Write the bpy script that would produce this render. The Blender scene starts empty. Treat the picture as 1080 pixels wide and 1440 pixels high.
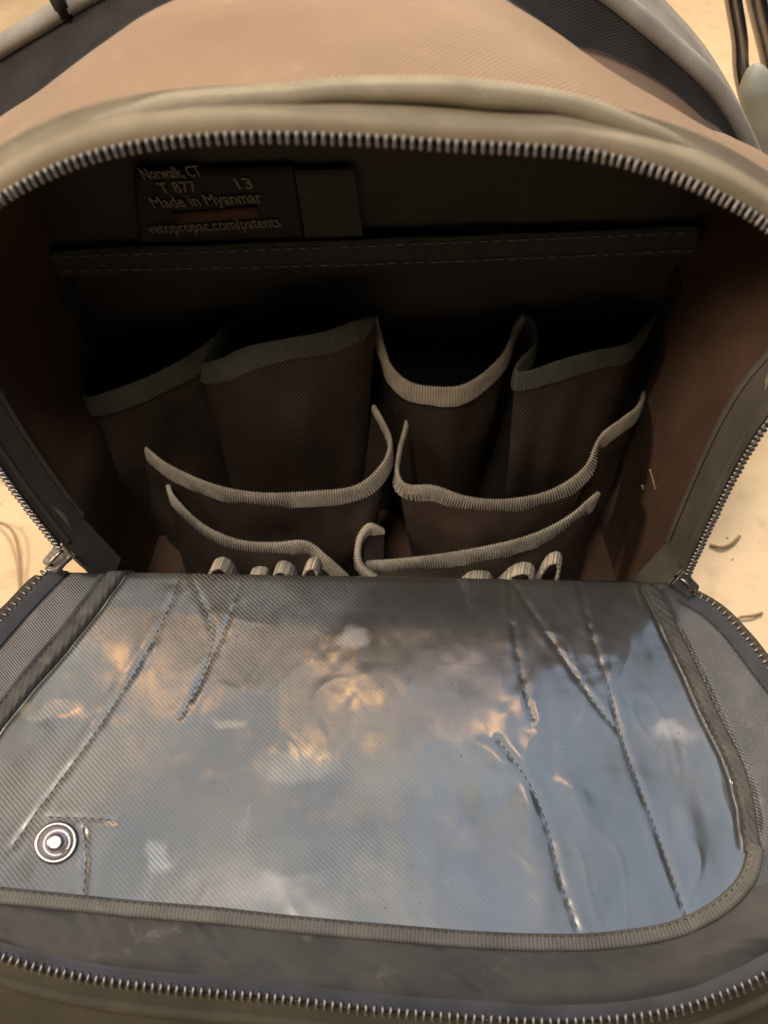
import bpy, bmesh, math, random
import numpy as np
from mathutils import Vector, Matrix
random.seed(7); rng = np.random.default_rng(7)
R = math.radians
S = bpy.context.scene
C = S.collection

# ------------------------------------------------------------------ camera
F = 1250.0                                   # focal length in pixels of a 1080 x 1440 frame
PITCH = R(48.6)
CAM = Vector((0, -0.273, 0.36))
cd = bpy.data.cameras.new('camera'); cam = bpy.data.objects.new('camera', cd); C.objects.link(cam)
cam.location = CAM; cam.rotation_euler = (R(90) - PITCH, 0, 0)
cd.sensor_fit = 'VERTICAL'; cd.sensor_height = 32; cd.lens = 32 * F / 1440
cd.clip_start = 0.01; cd.clip_end = 60
cd.dof.use_dof = True; cd.dof.focus_distance = 0.425; cd.dof.aperture_fstop = 7.0
S.camera = cam

# ------------------------------------------------------------------ light
w = bpy.data.worlds.new('World'); S.world = w; w.use_nodes = True
bg = w.node_tree.nodes['Background']
bg.inputs[0].default_value = (0.55, 0.62, 0.75, 1); bg.inputs[1].default_value = 0.05

def lamp(name, loc, target, sx, sy, power, col, spread=180):
    l = bpy.data.lights.new(name, 'AREA'); l.shape = 'RECTANGLE'; l.size = sx; l.size_y = sy
    l.energy = power; l.color = col; l.spread = R(spread)
    o = bpy.data.objects.new(name, l); C.objects.link(o); o.location = loc
    o.rotation_euler = (Vector(target) - Vector(loc)).to_track_quat('-Z', 'Y').to_euler()
    return o
lamp('window_light_lamp', (0.52, 0.0, 1.7), (0.52, 0, 0), 0.95, 1.2, 8.0, (0.58, 0.76, 1.0))
lamp('ceiling_light_lamp', (-0.44, 0.0, 1.7), (-0.44, 0, 0), 0.92, 1.2, 5.6, (0.80, 0.92, 1.0))
lamp('room_light_lamp', (0.5, 1.2, 1.5), (0, 0.15, 0), 0.5, 0.5, 42.0, (1.0, 0.80, 0.56))
lamp('front_lamp', (-0.22, -0.70, 1.50), (0, 0, 0), 0.28, 0.28, 14.0, (1.0, 0.84, 0.66))
lamp('side_lamp', (-1.2, -0.36, 0.85), (0, 0, 0), 0.22, 0.22, 14.0, (1.0, 0.80, 0.60))
lamp('warm_bulb_lamp', (-0.06, 0.125, 1.30), (-0.06, 0.1, 0), 0.11, 0.03, 0.38, (1.0, 0.50, 0.12))
lamp('warm_tube_lamp', (-0.40, 0.115, 1.30), (-0.4, 0.1, 0), 0.20, 0.022, 0.60, (1.0, 0.46, 0.10))
lamp('warm_spot_lamp', (0.20, 0.120, 1.30), (0.2, 0.1, 0), 0.11, 0.026, 0.32, (1.0, 0.50, 0.13))
S.view_settings.view_transform = 'Standard'; S.view_settings.look = 'None'
S.view_settings.exposure = 0.2; S.view_settings.gamma = 1

# ------------------------------------------------------------------ pixel -> place
FW = Vector((0, math.cos(PITCH), -math.sin(PITCH))); UP = Vector((0, math.sin(PITCH), math.cos(PITCH)))
def ray(px, py):
    return FW + Vector(((px - 540) / F, 0, 0)) + UP * ((720 - py) / F)
def at_y(px, py, Y):
    d = ray(px, py); return CAM + d * ((Y - CAM.y) / d.y)
def at_z(px, py, z):
    d = ray(px, py); return CAM + d * ((z - CAM.z) / d.z)
SL = R(10.5)                                 # the front flap slopes away from the hinge
FN = Vector((0, -math.sin(SL), math.cos(SL)))
def at_flap(px, py):                         # -> u (across), v (away from the hinge)
    d = ray(px, py); t = -CAM.dot(FN) / d.dot(FN); p = CAM + d * t
    return np.array((p.x, -p.y / math.cos(SL)))

def spline(pts, n, closed=False):
    P = np.array([tuple(p) for p in pts], float)
    m = len(P); out = []
    segs = m if closed else m - 1
    for i in range(segs):
        if closed: a, b, c, d = P[i-1], P[i], P[(i+1) % m], P[(i+2) % m]
        else: a, b, c, d = P[max(i-1, 0)], P[i], P[i+1], P[min(i+2, m-1)]
        for t in np.linspace(0, 1, 24, endpoint=False):
            out.append(.5*((2*b)+(c-a)*t+(2*a-5*b+4*c-d)*t*t+(3*b-a-3*c+d)*t**3))
    out.append(P[0] if closed else P[-1])
    out = np.array(out)
    s = np.concatenate(([0], np.cumsum(np.linalg.norm(np.diff(out, axis=0), axis=1))))
    q = np.linspace(0, s[-1], n)
    return np.stack([np.interp(q, s, out[:, k]) for k in range(out.shape[1])], 1)
def length(P): return float(np.linalg.norm(np.diff(P, axis=0), axis=1).sum())

# smooth value noise
_G = rng.random((256, 256))
def vnoise(x, y, seed=0):
    x = np.asarray(x) + seed * 17.3; y = np.asarray(y) + seed * 9.1
    xi = np.floor(x).astype(int); yi = np.floor(y).astype(int); fx = x - xi; fy = y - yi
    fx = fx*fx*(3-2*fx); fy = fy*fy*(3-2*fy)
    g = lambda a, b: _G[a % 256, b % 256]
    return (g(xi, yi)*(1-fx)+g(xi+1, yi)*fx)*(1-fy)+(g(xi, yi+1)*(1-fx)+g(xi+1, yi+1)*fx)*fy - .5
def pdist(U, V, line):
    """distance to a polyline, arc position along it and signed side"""
    D = np.full(U.shape, 1e9); A = np.zeros(U.shape); Sg = np.zeros(U.shape); acc = 0
    for (a, b) in zip(line[:-1], line[1:]):
        e = b - a; L = np.linalg.norm(e) + 1e-12; e = e / L
        t = np.clip((U-a[0])*e[0] + (V-a[1])*e[1], 0, L)
        dx = U-a[0]-t*e[0]; dy = V-a[1]-t*e[1]; d = np.hypot(dx, dy); m = d < D
        D = np.where(m, d, D); A = np.where(m, acc+t, A); Sg = np.where(m, np.sign(dx*e[1]-dy*e[0]), Sg); acc += L
    return D, A, Sg

# ------------------------------------------------------------------ objects
def link(name, me, mat, parent=None, smooth=True, **kw):
    o = bpy.data.objects.new(name, me); C.objects.link(o)
    for m in (mat if isinstance(mat, list) else [mat]): me.materials.append(m)
    if smooth and len(me.polygons): me.polygons.foreach_set('use_smooth', [True]*len(me.polygons))
    if parent: o.parent = parent
    for k, v in kw.items(): o[k] = v
    return o
def mesh(name, V, Fc, uv=None):
    me = bpy.data.meshes.new(name); me.from_pydata([tuple(v) for v in V], [], [tuple(f) for f in Fc])
    if uv is not None:
        l = me.uv_layers.new(name='UVMap'); idx = np.zeros(len(me.loops), int); me.loops.foreach_get('vertex_index', idx)
        l.data.foreach_set('uv', np.asarray(uv)[idx].ravel().astype(np.float32))
    me.update(); return me
def grid_mesh(name, G, uv=None, close_u=False, close_v=False, flip=False):
    """G: rows x cols x 3"""
    n, m = G.shape[:2]; V = G.reshape(-1, 3); fc = []
    for i in range(n if close_u else n-1):
        for j in range(m if close_v else m-1):
            a = i*m+j; b = i*m+(j+1) % m; c = ((i+1) % n)*m+(j+1) % m; d = ((i+1) % n)*m+j
            fc.append((a, d, c, b) if flip else (a, b, c, d))
    return mesh(name, V, fc, None if uv is None else uv.reshape(-1, 2))
def loft(name, curves, mat, parent, n=160, sub=6, flip=False, bulge=None, thick=0):
    Cs = [spline(c, n) for c in curves]
    A = np.array(Cs)                               # stations x n x 3
    rows = []
    m = len(A)
    if m == 2:
        for t in np.linspace(0, 1, sub+1): rows.append(A[0]*(1-t)+A[1]*t)
    else:
        for i in range(m-1):
            a, b, c, d = A[max(i-1, 0)], A[i], A[i+1], A[min(i+2, m-1)]
            for t in np.linspace(0, 1, sub, endpoint=False):
                rows.append(.5*((2*b)+(c-a)*t+(2*a-5*b+4*c-d)*t*t+(3*b-a-3*c+d)*t**3))
        rows.append(A[-1])
    G = np.array(rows)
    L = np.linspace(0, length(A[0]), n); W = np.concatenate(([0], np.cumsum(np.linalg.norm(np.diff(G, axis=0), axis=2).mean(1))))
    uv = np.stack(np.meshgrid(L, W), 2)
    if bulge is not None: G = bulge(G)
    o = link(name, grid_mesh(name, G, uv, flip=flip), mat, parent)
    if thick:
        s = o.modifiers.new('Solidify', 'SOLIDIFY'); s.thickness = thick; s.offset = 0
    return o
def tube(name, P, r, mat, parent=None, k=10, **kw):
    P = np.asarray(P, float); n = len(P)
    T = np.gradient(P, axis=0); T /= np.linalg.norm(T, axis=1)[:, None] + 1e-12
    rr = np.broadcast_to(r, (n,))
    ref = np.array((0., 0., 1.)) if abs(T[0][2]) < .9 else np.array((1., 0, 0))
    nrm = ref - T[0]*ref.dot(T[0]); nrm /= np.linalg.norm(nrm); G = []
    for i in range(n):
        nrm = nrm - T[i]*nrm.dot(T[i]); nrm /= np.linalg.norm(nrm); bn = np.cross(T[i], nrm)
        a = np.linspace(0, 2*math.pi, k, endpoint=False)
        G.append(P[i] + rr[i]*(np.cos(a)[:, None]*nrm + np.sin(a)[:, None]*bn))
    G = np.array(G); me_v = G.reshape(-1, 3); fc = []
    for i in range(n-1):
        for j in range(k): fc.append((i*k+j, i*k+(j+1) % k, (i+1)*k+(j+1) % k, (i+1)*k+j))
    fc.append(tuple(range(k))[::-1]); fc.append(tuple((n-1)*k+j for j in range(k)))
    s = np.linspace(0, length(P), n)
    uv = np.stack(np.meshgrid(s, np.linspace(0, 2*math.pi*float(rr.mean()), k), indexing='ij'), 2).reshape(-1, 2)
    return link(name, mesh(name, me_v, fc, uv), mat, parent, **kw)

# ------------------------------------------------------------------ materials
def mat(name): 
    m = bpy.data.materials.new(name); m.use_nodes = True; return m, m.node_tree.nodes, m.node_tree.links, m.node_tree.nodes['Principled BSDF']
def cloth(name, c1, c2, rough=.75, sheen=.0, spec=.3, twill=None, tw_amt=.4, noise_scale=40, fuzz=900, bump=.35, coat=0, coat_r=.3, metal=0, dirt=None, ang=45, uvmode=True):
    """woven fabric: two-tone mottling, twill ribs in the weave, fine fuzz"""
    m, N, L, P = mat(name)
    tc = N.new('ShaderNodeTexCoord'); obj = tc.outputs['Object']
    n1 = N.new('ShaderNodeTexNoise'); n1.inputs['Scale'].default_value = noise_scale; n1.inputs['Detail'].default_value = 5
    L.new(obj, n1.inputs['Vector'])
    rp = N.new('ShaderNodeValToRGB'); rp.color_ramp.elements[0].position = .3; rp.color_ramp.elements[1].position = .7
    rp.color_ramp.elements[0].color = (*c1, 1); rp.color_ramp.elements[1].color = (*c2, 1)
    L.new(n1.outputs[0], rp.inputs[0]); col = rp.outputs[0]
    n2 = N.new('ShaderNodeTexNoise'); n2.inputs['Scale'].default_value = fuzz; n2.inputs['Detail'].default_value = 3
    L.new(obj, n2.inputs['Vector']); h = n2.outputs[0]
    if twill:
        mp = N.new('ShaderNodeMapping'); L.new(tc.outputs['UV'] if uvmode else obj, mp.inputs[0]); mp.inputs['Rotation'].default_value = (0, 0, R(ang))
        wv = N.new('ShaderNodeTexWave'); wv.inputs['Scale'].default_value = 2*math.pi/20/twill; wv.inputs['Distortion'].default_value = .6
        wv.inputs['Detail'].default_value = 1; wv.inputs['Detail Scale'].default_value = .4
        L.new(mp.outputs[0], wv.inputs['Vector'])
        mx = N.new('ShaderNodeMix'); mx.data_type = 'RGBA'; mx.blend_type = 'MULTIPLY'
        L.new(col, mx.inputs[6]); 
        mr = N.new('ShaderNodeMapRange'); mr.inputs[3].default_value = 1-tw_amt; mr.inputs[4].default_value = 1
        L.new(wv.outputs[1], mr.inputs[0]); L.new(mr.outputs[0], mx.inputs[7]); mx.inputs[0].default_value = 1
        col = mx.outputs[2]
        ad = N.new('ShaderNodeMath'); ad.operation = 'ADD'; L.new(h, ad.inputs[0]); L.new(wv.outputs[1], ad.inputs[1]); h = ad.outputs[0]
    if dirt:
        n3 = N.new('ShaderNodeTexNoise'); n3.inputs['Scale'].default_value = dirt[0]; n3.inputs['Detail'].default_value = 8; n3.inputs['Roughness'].default_value = .7
        L.new(obj, n3.inputs['Vector'])
        r3 = N.new('ShaderNodeMapRange'); r3.inputs[1].default_value = dirt[2]; r3.inputs[2].default_value = dirt[2]+.14; r3.inputs[4].default_value = dirt[3]
        L.new(n3.outputs[0], r3.inputs[0])
        mx = N.new('ShaderNodeMix'); mx.data_type = 'RGBA'; L.new(r3.outputs[0], mx.inputs[0]); L.new(col, mx.inputs[6]); mx.inputs[7].default_value = (*dirt[1], 1); col = mx.outputs[2]
    L.new(col, P.inputs['Base Color'])
    bp = N.new('ShaderNodeBump'); bp.inputs['Strength'].default_value = bump; bp.inputs['Distance'].default_value = .0004
    L.new(h, bp.inputs['Height']); L.new(bp.outputs[0], P.inputs['Normal'])
    P.inputs['Roughness'].default_value = rough; P.inputs['Specular IOR Level'].default_value = spec
    P.inputs['Sheen Weight'].default_value = sheen; P.inputs['Coat Weight'].default_value = coat; P.inputs['Coat Roughness'].default_value = coat_r
    P.inputs['Metallic'].default_value = metal
    return m
M = {}
M['tan'] = cloth('brown_twill_fabric', (.27, .175, .108), (.33, .22, .14), .65, sheen=.15, twill=.0016, tw_amt=.35, bump=.8, noise_scale=30, dirt=(60, (.38, .28, .2), .6, .5))
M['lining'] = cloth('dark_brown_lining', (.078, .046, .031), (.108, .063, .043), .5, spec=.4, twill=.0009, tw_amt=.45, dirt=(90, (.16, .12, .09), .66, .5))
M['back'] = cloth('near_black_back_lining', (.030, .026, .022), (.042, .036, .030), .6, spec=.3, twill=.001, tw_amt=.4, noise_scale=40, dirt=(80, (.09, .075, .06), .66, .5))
M['pocket'] = cloth('pocket_fabric', (.052, .035, .026), (.076, .050, .037), .5, spec=.5, twill=.0014, tw_amt=.55, bump=.8, noise_scale=60, dirt=(120, (.2, .16, .12), .66, .6))
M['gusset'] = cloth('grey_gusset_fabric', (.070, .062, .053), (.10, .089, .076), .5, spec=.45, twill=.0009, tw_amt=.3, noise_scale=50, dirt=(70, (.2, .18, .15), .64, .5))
M['binding'] = cloth('grey_ribbed_binding', (.38, .325, .25), (.62, .54, .43), .7, sheen=.2, twill=.0014, tw_amt=.62, ang=0, noise_scale=120, fuzz=2500, bump=.6, dirt=(150, (.40, .36, .29), .58, .6))
M['binding_shaded'] = cloth('shaded_ribbed_binding', (.085, .083, .064), (.115, .11, .085), .75, sheen=.1, twill=.0014, tw_amt=.5, ang=0, noise_scale=90, fuzz=2500, bump=.5)  # ribbed binding again for the rear row, its shade put into the colour
M['piping'] = cloth('olive_grey_piping', (.24, .205, .14), (.34, .295, .21), .5, sheen=.1, twill=.0012, tw_amt=.3, bump=.7, noise_scale=70, dirt=(120, (.42, .38, .28), .62, .5))
M['tape'] = cloth('zipper_tape_fabric', (.20, .165, .11), (.28, .235, .16), .6, sheen=.1, twill=.0008, tw_amt=.25, noise_scale=60)
M['tape_dark'] = cloth('navy_zipper_tape', (.03, .032, .04), (.05, .053, .065), .5, twill=.0008, tw_amt=.3, noise_scale=60)
M['padding'] = cloth('charcoal_padding', (.020, .018, .018), (.034, .031, .030), .8, twill=.0012, tw_amt=.3, noise_scale=60)
M['trim'] = cloth('pale_grey_trim', (.24, .22, .20), (.33, .31, .28), .6, noise_scale=60, twill=.001, tw_amt=.2)
M['outer'] = cloth('olive_outer_fabric', (.045, .04, .027), (.07, .06, .04), .8, twill=.0012, tw_amt=.3, noise_scale=50)
M['border'] = cloth('grey_flap_border', (.045, .044, .046), (.085, .082, .084), .45, spec=.5, twill=.0011, tw_amt=.3, noise_scale=55, dirt=(50, (.2, .185, .165), .6, .6), coat=.35, coat_r=.35, bump=.5)
M['label'] = cloth('black_label_cloth', (.012, .011, .010), (.018, .016, .014), .7, noise_scale=100)
M['label_patch'] = cloth('brown_label_patch', (.07, .035, .02), (.09, .045, .025), .7, noise_scale=100)
M['velcro'] = cloth('grey_green_strip', (.035, .038, .034), (.05, .052, .046), .85, noise_scale=200, fuzz=3000, bump=.8)
M['print'] = cloth('pale_label_print', (.13, .11, .09), (.20, .175, .145), .7, noise_scale=600)
M['thread'] = cloth('grey_thread', (.16, .15, .13), (.28, .26, .23), .6, noise_scale=400, fuzz=4000)
M['thread_dark'] = cloth('dark_thread', (.035, .032, .03), (.06, .055, .05), .6, noise_scale=400, fuzz=4000)
def metal(name, col, rough, dirt=.3):
    m, N, L, P = mat(name)
    tc = N.new('ShaderNodeTexCoord'); n = N.new('ShaderNodeTexNoise'); n.inputs['Scale'].default_value = 500; n.inputs['Detail'].default_value = 6; L.new(tc.outputs['Object'], n.inputs['Vector'])
    r = N.new('ShaderNodeMapRange'); r.inputs[3].default_value = rough; r.inputs[4].default_value = rough+dirt; L.new(n.outputs[0], r.inputs[0]); L.new(r.outputs[0], P.inputs['Roughness'])
    mx = N.new('ShaderNodeMix'); mx.data_type = 'RGBA'; mx.inputs[6].default_value = (*[c*.6 for c in col], 1); mx.inputs[7].default_value = (*col, 1); L.new(n.outputs[0], mx.inputs[0]); L.new(mx.outputs[2], P.inputs['Base Color'])
    P.inputs['Metallic'].default_value = 1; return m
M['tooth'] = metal('zipper_tooth_metal', (.30, .285, .285), .32)
M['slider'] = metal('slider_metal', (.42, .38, .34), .2)
M['snap'] = metal('snap_nickel', (.50, .48, .49), .30, .25)
M['chrome'] = metal('dark_chrome', (.35, .32, .33), .12, .15)

# liner of the flap: coated nylon, glossy, with scuffs, dust and tone spots at set places
def liner_material():
    m, N, L, P = mat('coated_nylon_liner')
    tc = N.new('ShaderNodeTexCoord'); uv = tc.outputs['UV']
    def noise(sc, det, rough=.55, stretch=None, dist=0):
        n = N.new('ShaderNodeTexNoise'); n.inputs['Scale'].default_value = sc; n.inputs['Detail'].default_value = det; n.inputs['Roughness'].default_value = rough; n.inputs['Distortion'].default_value = dist
        if stretch:
            mp = N.new('ShaderNodeMapping'); mp.inputs['Scale'].default_value = stretch; L.new(uv, mp.inputs[0]); L.new(mp.outputs[0], n.inputs['Vector'])
        else: L.new(uv, n.inputs['Vector'])
        return n.outputs[0]
    def mr(x, a, b, c, d):
        r = N.new('ShaderNodeMapRange'); r.interpolation_type = 'SMOOTHSTEP'
        for k, q in zip((1, 2, 3, 4), (a, b, c, d)): r.inputs[k].default_value = q
        L.new(x, r.inputs[0]); return r.outputs[0]
    def mixc(f, a, b, mode='MIX'):
        x = N.new('ShaderNodeMix'); x.data_type = 'RGBA'; x.blend_type = mode
        if isinstance(f, float): x.inputs[0].default_value = f
        else: L.new(f, x.inputs[0])
        for k, q in ((6, a), (7, b)):
            if isinstance(q, tuple): x.inputs[k].default_value = (*q, 1)
            else: L.new(q, x.inputs[k])
        return x.outputs[2]
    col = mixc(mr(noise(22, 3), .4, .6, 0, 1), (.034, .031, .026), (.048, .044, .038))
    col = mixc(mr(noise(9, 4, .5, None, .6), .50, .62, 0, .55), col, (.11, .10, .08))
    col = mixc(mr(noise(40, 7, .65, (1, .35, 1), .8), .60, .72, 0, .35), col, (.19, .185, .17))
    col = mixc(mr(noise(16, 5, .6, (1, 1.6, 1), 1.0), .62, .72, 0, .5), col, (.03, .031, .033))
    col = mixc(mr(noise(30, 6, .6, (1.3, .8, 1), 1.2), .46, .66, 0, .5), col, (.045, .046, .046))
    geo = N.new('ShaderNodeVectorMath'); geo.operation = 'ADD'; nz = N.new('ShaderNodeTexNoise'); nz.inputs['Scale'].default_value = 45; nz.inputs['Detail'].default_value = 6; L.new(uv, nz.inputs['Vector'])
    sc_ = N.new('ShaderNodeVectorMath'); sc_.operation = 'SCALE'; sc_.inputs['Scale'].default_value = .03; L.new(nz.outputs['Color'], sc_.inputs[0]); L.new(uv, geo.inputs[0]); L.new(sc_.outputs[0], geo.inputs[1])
    for (sx_, sy_, rx, ry, cc, am) in ((490, 897, .012, .008, (.30, .29, .28), .75), (415, 1085, .022, .009, (.20, .185, .155), .6), (705, 1035, .008, .008, (.03, .03, .034), .8), (320, 1015, .008, .004, (.26, .22, .15), .6), (935, 1025, .012, .005, (.30, .27, .25), .6), (60, 1000, .03, .005, (.24, .20, .14), .5), (600, 1080, .05, .02, (.10, .095, .07), .6), (220, 1210, .006, .01, (.22, .23, .24), .6)):  # soft pale, tan and dark spots at set places on the liner
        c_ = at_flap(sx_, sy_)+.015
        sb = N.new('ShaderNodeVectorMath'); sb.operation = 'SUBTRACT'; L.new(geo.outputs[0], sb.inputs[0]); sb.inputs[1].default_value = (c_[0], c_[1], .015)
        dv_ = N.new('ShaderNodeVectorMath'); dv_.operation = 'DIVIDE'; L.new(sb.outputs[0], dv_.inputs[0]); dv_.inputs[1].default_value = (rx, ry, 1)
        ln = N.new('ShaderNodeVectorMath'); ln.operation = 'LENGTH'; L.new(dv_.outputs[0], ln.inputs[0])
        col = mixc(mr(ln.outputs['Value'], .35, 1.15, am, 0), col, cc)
    # twill ribs; gloss painted into their tone, strongest on the left
    mp = N.new('ShaderNodeMapping'); L.new(uv, mp.inputs[0]); mp.inputs['Rotation'].default_value = (0, 0, R(47))
    wv = N.new('ShaderNodeTexWave'); wv.inputs['Scale'].default_value = 2*math.pi/20/.0017; wv.inputs['Distortion'].default_value = .35; wv.inputs['Detail'].default_value = 1
    L.new(mp.outputs[0], wv.inputs['Vector'])
    sx = N.new('ShaderNodeSeparateXYZ'); L.new(uv, sx.inputs[0])
    mk = N.new('ShaderNodeMath'); mk.operation = 'MULTIPLY'; L.new(mr(sx.outputs[0], -.09, .05, 1, .12), mk.inputs[0]); L.new(mr(noise(14, 3), .36, .56, .1, 1), mk.inputs[1])
    rib = mixc(wv.outputs[1], (.38, .36, .34), (1.9, 1.92, 1.95))
    rib2 = mixc(mk.outputs[0], (1., 1., 1.), rib)
    col = mixc(1., col, rib2, 'MULTIPLY')
    L.new(col, P.inputs['Base Color'])
    h = N.new('ShaderNodeMath'); h.operation = 'MULTIPLY'; L.new(wv.outputs[1], h.inputs[0]); L.new(mr(mk.outputs[0], 0, 1, .25, 1), h.inputs[1])
    b1 = N.new('ShaderNodeBump'); b1.inputs['Strength'].default_value = .35; b1.inputs['Distance'].default_value = .0003; L.new(h.outputs[0], b1.inputs['Height'])
    b2 = N.new('ShaderNodeBump'); b2.inputs['Strength'].default_value = .35; b2.inputs['Distance'].default_value = .0016; L.new(noise(55, 6, .55), b2.inputs['Height']); L.new(b1.outputs[0], b2.inputs['Normal'])
    L.new(b2.outputs[0], P.inputs['Normal'])
    P.inputs['Roughness'].default_value = .45; P.inputs['Specular IOR Level'].default_value = .4
    P.inputs['Coat Weight'].default_value = 1; P.inputs['Coat IOR'].default_value = 1.75
    L.new(mr(noise(17, 5), .38, .66, .14, .32), P.inputs['Coat Roughness'])
    b3 = N.new('ShaderNodeBump'); b3.inputs['Strength'].default_value = .10; b3.inputs['Distance'].default_value = .0045; L.new(noise(20, 4, .5), b3.inputs['Height']); L.new(b3.outputs[0], P.inputs['Coat Normal'])
    return m
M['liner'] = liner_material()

def ground_material():
    m, N, L, P = mat('beige_floor')
    tc = N.new('ShaderNodeTexCoord')
    n = N.new('ShaderNodeTexNoise'); n.inputs['Scale'].default_value = 9; n.inputs['Detail'].default_value = 8; n.inputs['Distortion'].default_value = .5; L.new(tc.outputs['Object'], n.inputs['Vector'])
    r = N.new('ShaderNodeValToRGB'); r.color_ramp.elements[0].position = .32; r.color_ramp.elements[1].position = .62
    r.color_ramp.elements[0].color = (.44, .33, .20, 1); r.color_ramp.elements[1].color = (.56, .43, .28, 1); L.new(n.outputs[0], r.inputs[0])
    n2 = N.new('ShaderNodeTexNoise'); n2.inputs['Scale'].default_value = 60; n2.inputs['Detail'].default_value = 6; L.new(tc.outputs['Object'], n2.inputs['Vector'])
    r2 = N.new('ShaderNodeMapRange'); r2.inputs[1].default_value = .55; r2.inputs[2].default_value = .72; r2.inputs[4].default_value = .6; L.new(n2.outputs[0], r2.inputs[0])
    x = N.new('ShaderNodeMix'); x.data_type = 'RGBA'; L.new(r2.outputs[0], x.inputs[0]); L.new(r.outputs[0], x.inputs[6]); x.inputs[7].default_value = (.36, .27, .17, 1); L.new(x.outputs[2], P.inputs['Base Color'])
    b = N.new('ShaderNodeBump'); b.inputs['Strength'].default_value = .3; b.inputs['Distance'].default_value = .002; L.new(n2.outputs[0], b.inputs['Height']); L.new(b.outputs[0], P.inputs['Normal'])
    P.inputs['Roughness'].default_value = .55
    return m
M['ground'] = ground_material()

# ------------------------------------------------------------------ setting
GZ = -0.095
gx = np.linspace(-4, 4, 60); gy = np.linspace(-2, 6, 60)
GX, GY = np.meshgrid(gx, gy); G = np.stack([GX, GY, np.full(GX.shape, GZ)], 2)
link('floor', grid_mesh('floor', G, np.stack([GX, GY], 2)), M['ground'], kind='structure')

# ------------------------------------------------------------------ the backpack
bag = bpy.data.objects.new('backpack', None); C.objects.link(bag)
bag['label'] = 'brown tool backpack with its zipped front flap folded open towards the viewer'
bag['category'] = 'backpack'; bag.empty_display_size = .05
BZ = GZ + .003

def outline(pix, Y, left, right):
    return [Vector((x, Y, z)) for x, z in left] + [at_y(a, b, Y) for a, b in pix] + [Vector((x, Y, z)) for x, z in right]
hl = at_y(100, 797, 0); hr = at_y(962, 822, 0)
ZP = [(-75, 335), (0, 272), (100, 222), (200, 197), (300, 187), (400, 185), (540, 190), (640, 197), (740, 202), (840, 211), (940, 238), (1000, 263), (1080, 309), (1150, 372)]
lowL = [at_y(85, 778, 0), at_y(40, 722, 0), at_y(0, 668, 0), at_y(-45, 600, 0), at_y(-90, 510, 0), at_y(-105, 420, 0)]
lowR = [at_y(1188, 440, 0), at_y(1180, 500, 0), at_y(1130, 545, 0), at_y(1080, 600, 0), at_y(1040, 665, 0), at_y(1000, 745, 0), at_y(966, 818, 0)]
O0 = lowL + [at_y(a, b, 0) for a, b in ZP] + lowR
OP = spline(O0, 400)
def offs(P, d, Y):
    """the outline moved inwards by d and back to depth Y"""
    T = np.gradient(P, axis=0); T /= np.linalg.norm(T, axis=1)[:, None]
    N = np.stack([T[:, 2], np.zeros(len(P)), -T[:, 0]], 1)          # inward normal
    Q = P + N*d; Q[:, 1] = Y; return Q
# inside of the mouth
NI = 14
def ring(d, Y, drop=-.088, pull=0):
    q = offs(OP, d, Y)[::12]
    a, b = q[0], q[-1]
    lo = [(a[0]+.004+pull, Y, drop), (a[0]+.001+pull*.5, Y, (a[2]+drop)/2)]; hi = [(b[0]-.001-pull*.5, Y, (b[2]+drop)/2), (b[0]-.004-pull, Y, drop)]
    return lo + [tuple(p) for p in q] + hi
def gus(d, Y):
    q = [tuple(p) for p in offs(OP, d, Y)[::12]]; a, b = q[0], q[-1]
    return [(a[0]+.012, Y, a[2]-.035), (a[0]+.004, Y, a[2]-.012)]+q+[(b[0]-.004, Y, b[2]-.012), (b[0]-.012, Y, b[2]-.035)]
loft('mouth_gusset', [gus(.003, .001), gus(.004, .010), gus(.006, .023)], M['gusset'], bag, n=260, sub=5)
loft('mouth_seam_tape', [offs(OP, .0064, .021)[::12], offs(OP, .0072, .0235)[::12], offs(OP, .0062, .026)[::12]], M['gusset'], bag, n=260, sub=4)
loft('side_lining', [ring(.006, .021), ring(.0055, .07), ring(.010, .124)], M['lining'], bag, n=260, sub=7)
# back wall, floor and the wall under the hinge
def sheet(name, x0, x1, z0, z1, Y, m, amp=.002, nx=60, nz=50, parent=bag, **kw):
    X, Z = np.meshgrid(np.linspace(x0, x1, nx), np.linspace(z0, z1, nz))
    H = vnoise(X*25, Z*25, 3)*amp*2
    return link(name, grid_mesh(name, np.stack([X, Y+H, Z], 2), np.stack([X, Z], 2)), m, parent, **kw)
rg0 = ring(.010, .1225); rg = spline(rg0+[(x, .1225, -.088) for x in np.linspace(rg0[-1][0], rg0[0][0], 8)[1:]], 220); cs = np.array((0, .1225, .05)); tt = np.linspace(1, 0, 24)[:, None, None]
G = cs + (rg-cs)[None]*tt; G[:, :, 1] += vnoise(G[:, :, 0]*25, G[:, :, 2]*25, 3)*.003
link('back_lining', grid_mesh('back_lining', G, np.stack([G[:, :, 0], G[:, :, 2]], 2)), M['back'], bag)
X, Y_ = np.meshgrid(np.linspace(-.165, .165, 30), np.linspace(-.002, .14, 20))
link('bottom_lining', grid_mesh('bottom_lining', np.stack([X, Y_, np.full(X.shape, -.0865)], 2), np.stack([X, Y_], 2)), M['lining'], bag)
# the wall below the hinge
sheet('front_lining', hl.x-.002, hr.x+.002, -.09, -.012, .004, M['lining'], amp=.0005)
sheet('front_outer_panel', hl.x-.004, hr.x+.004, -.092, -.012, -.002, M['outer'], amp=.0005)

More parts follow.
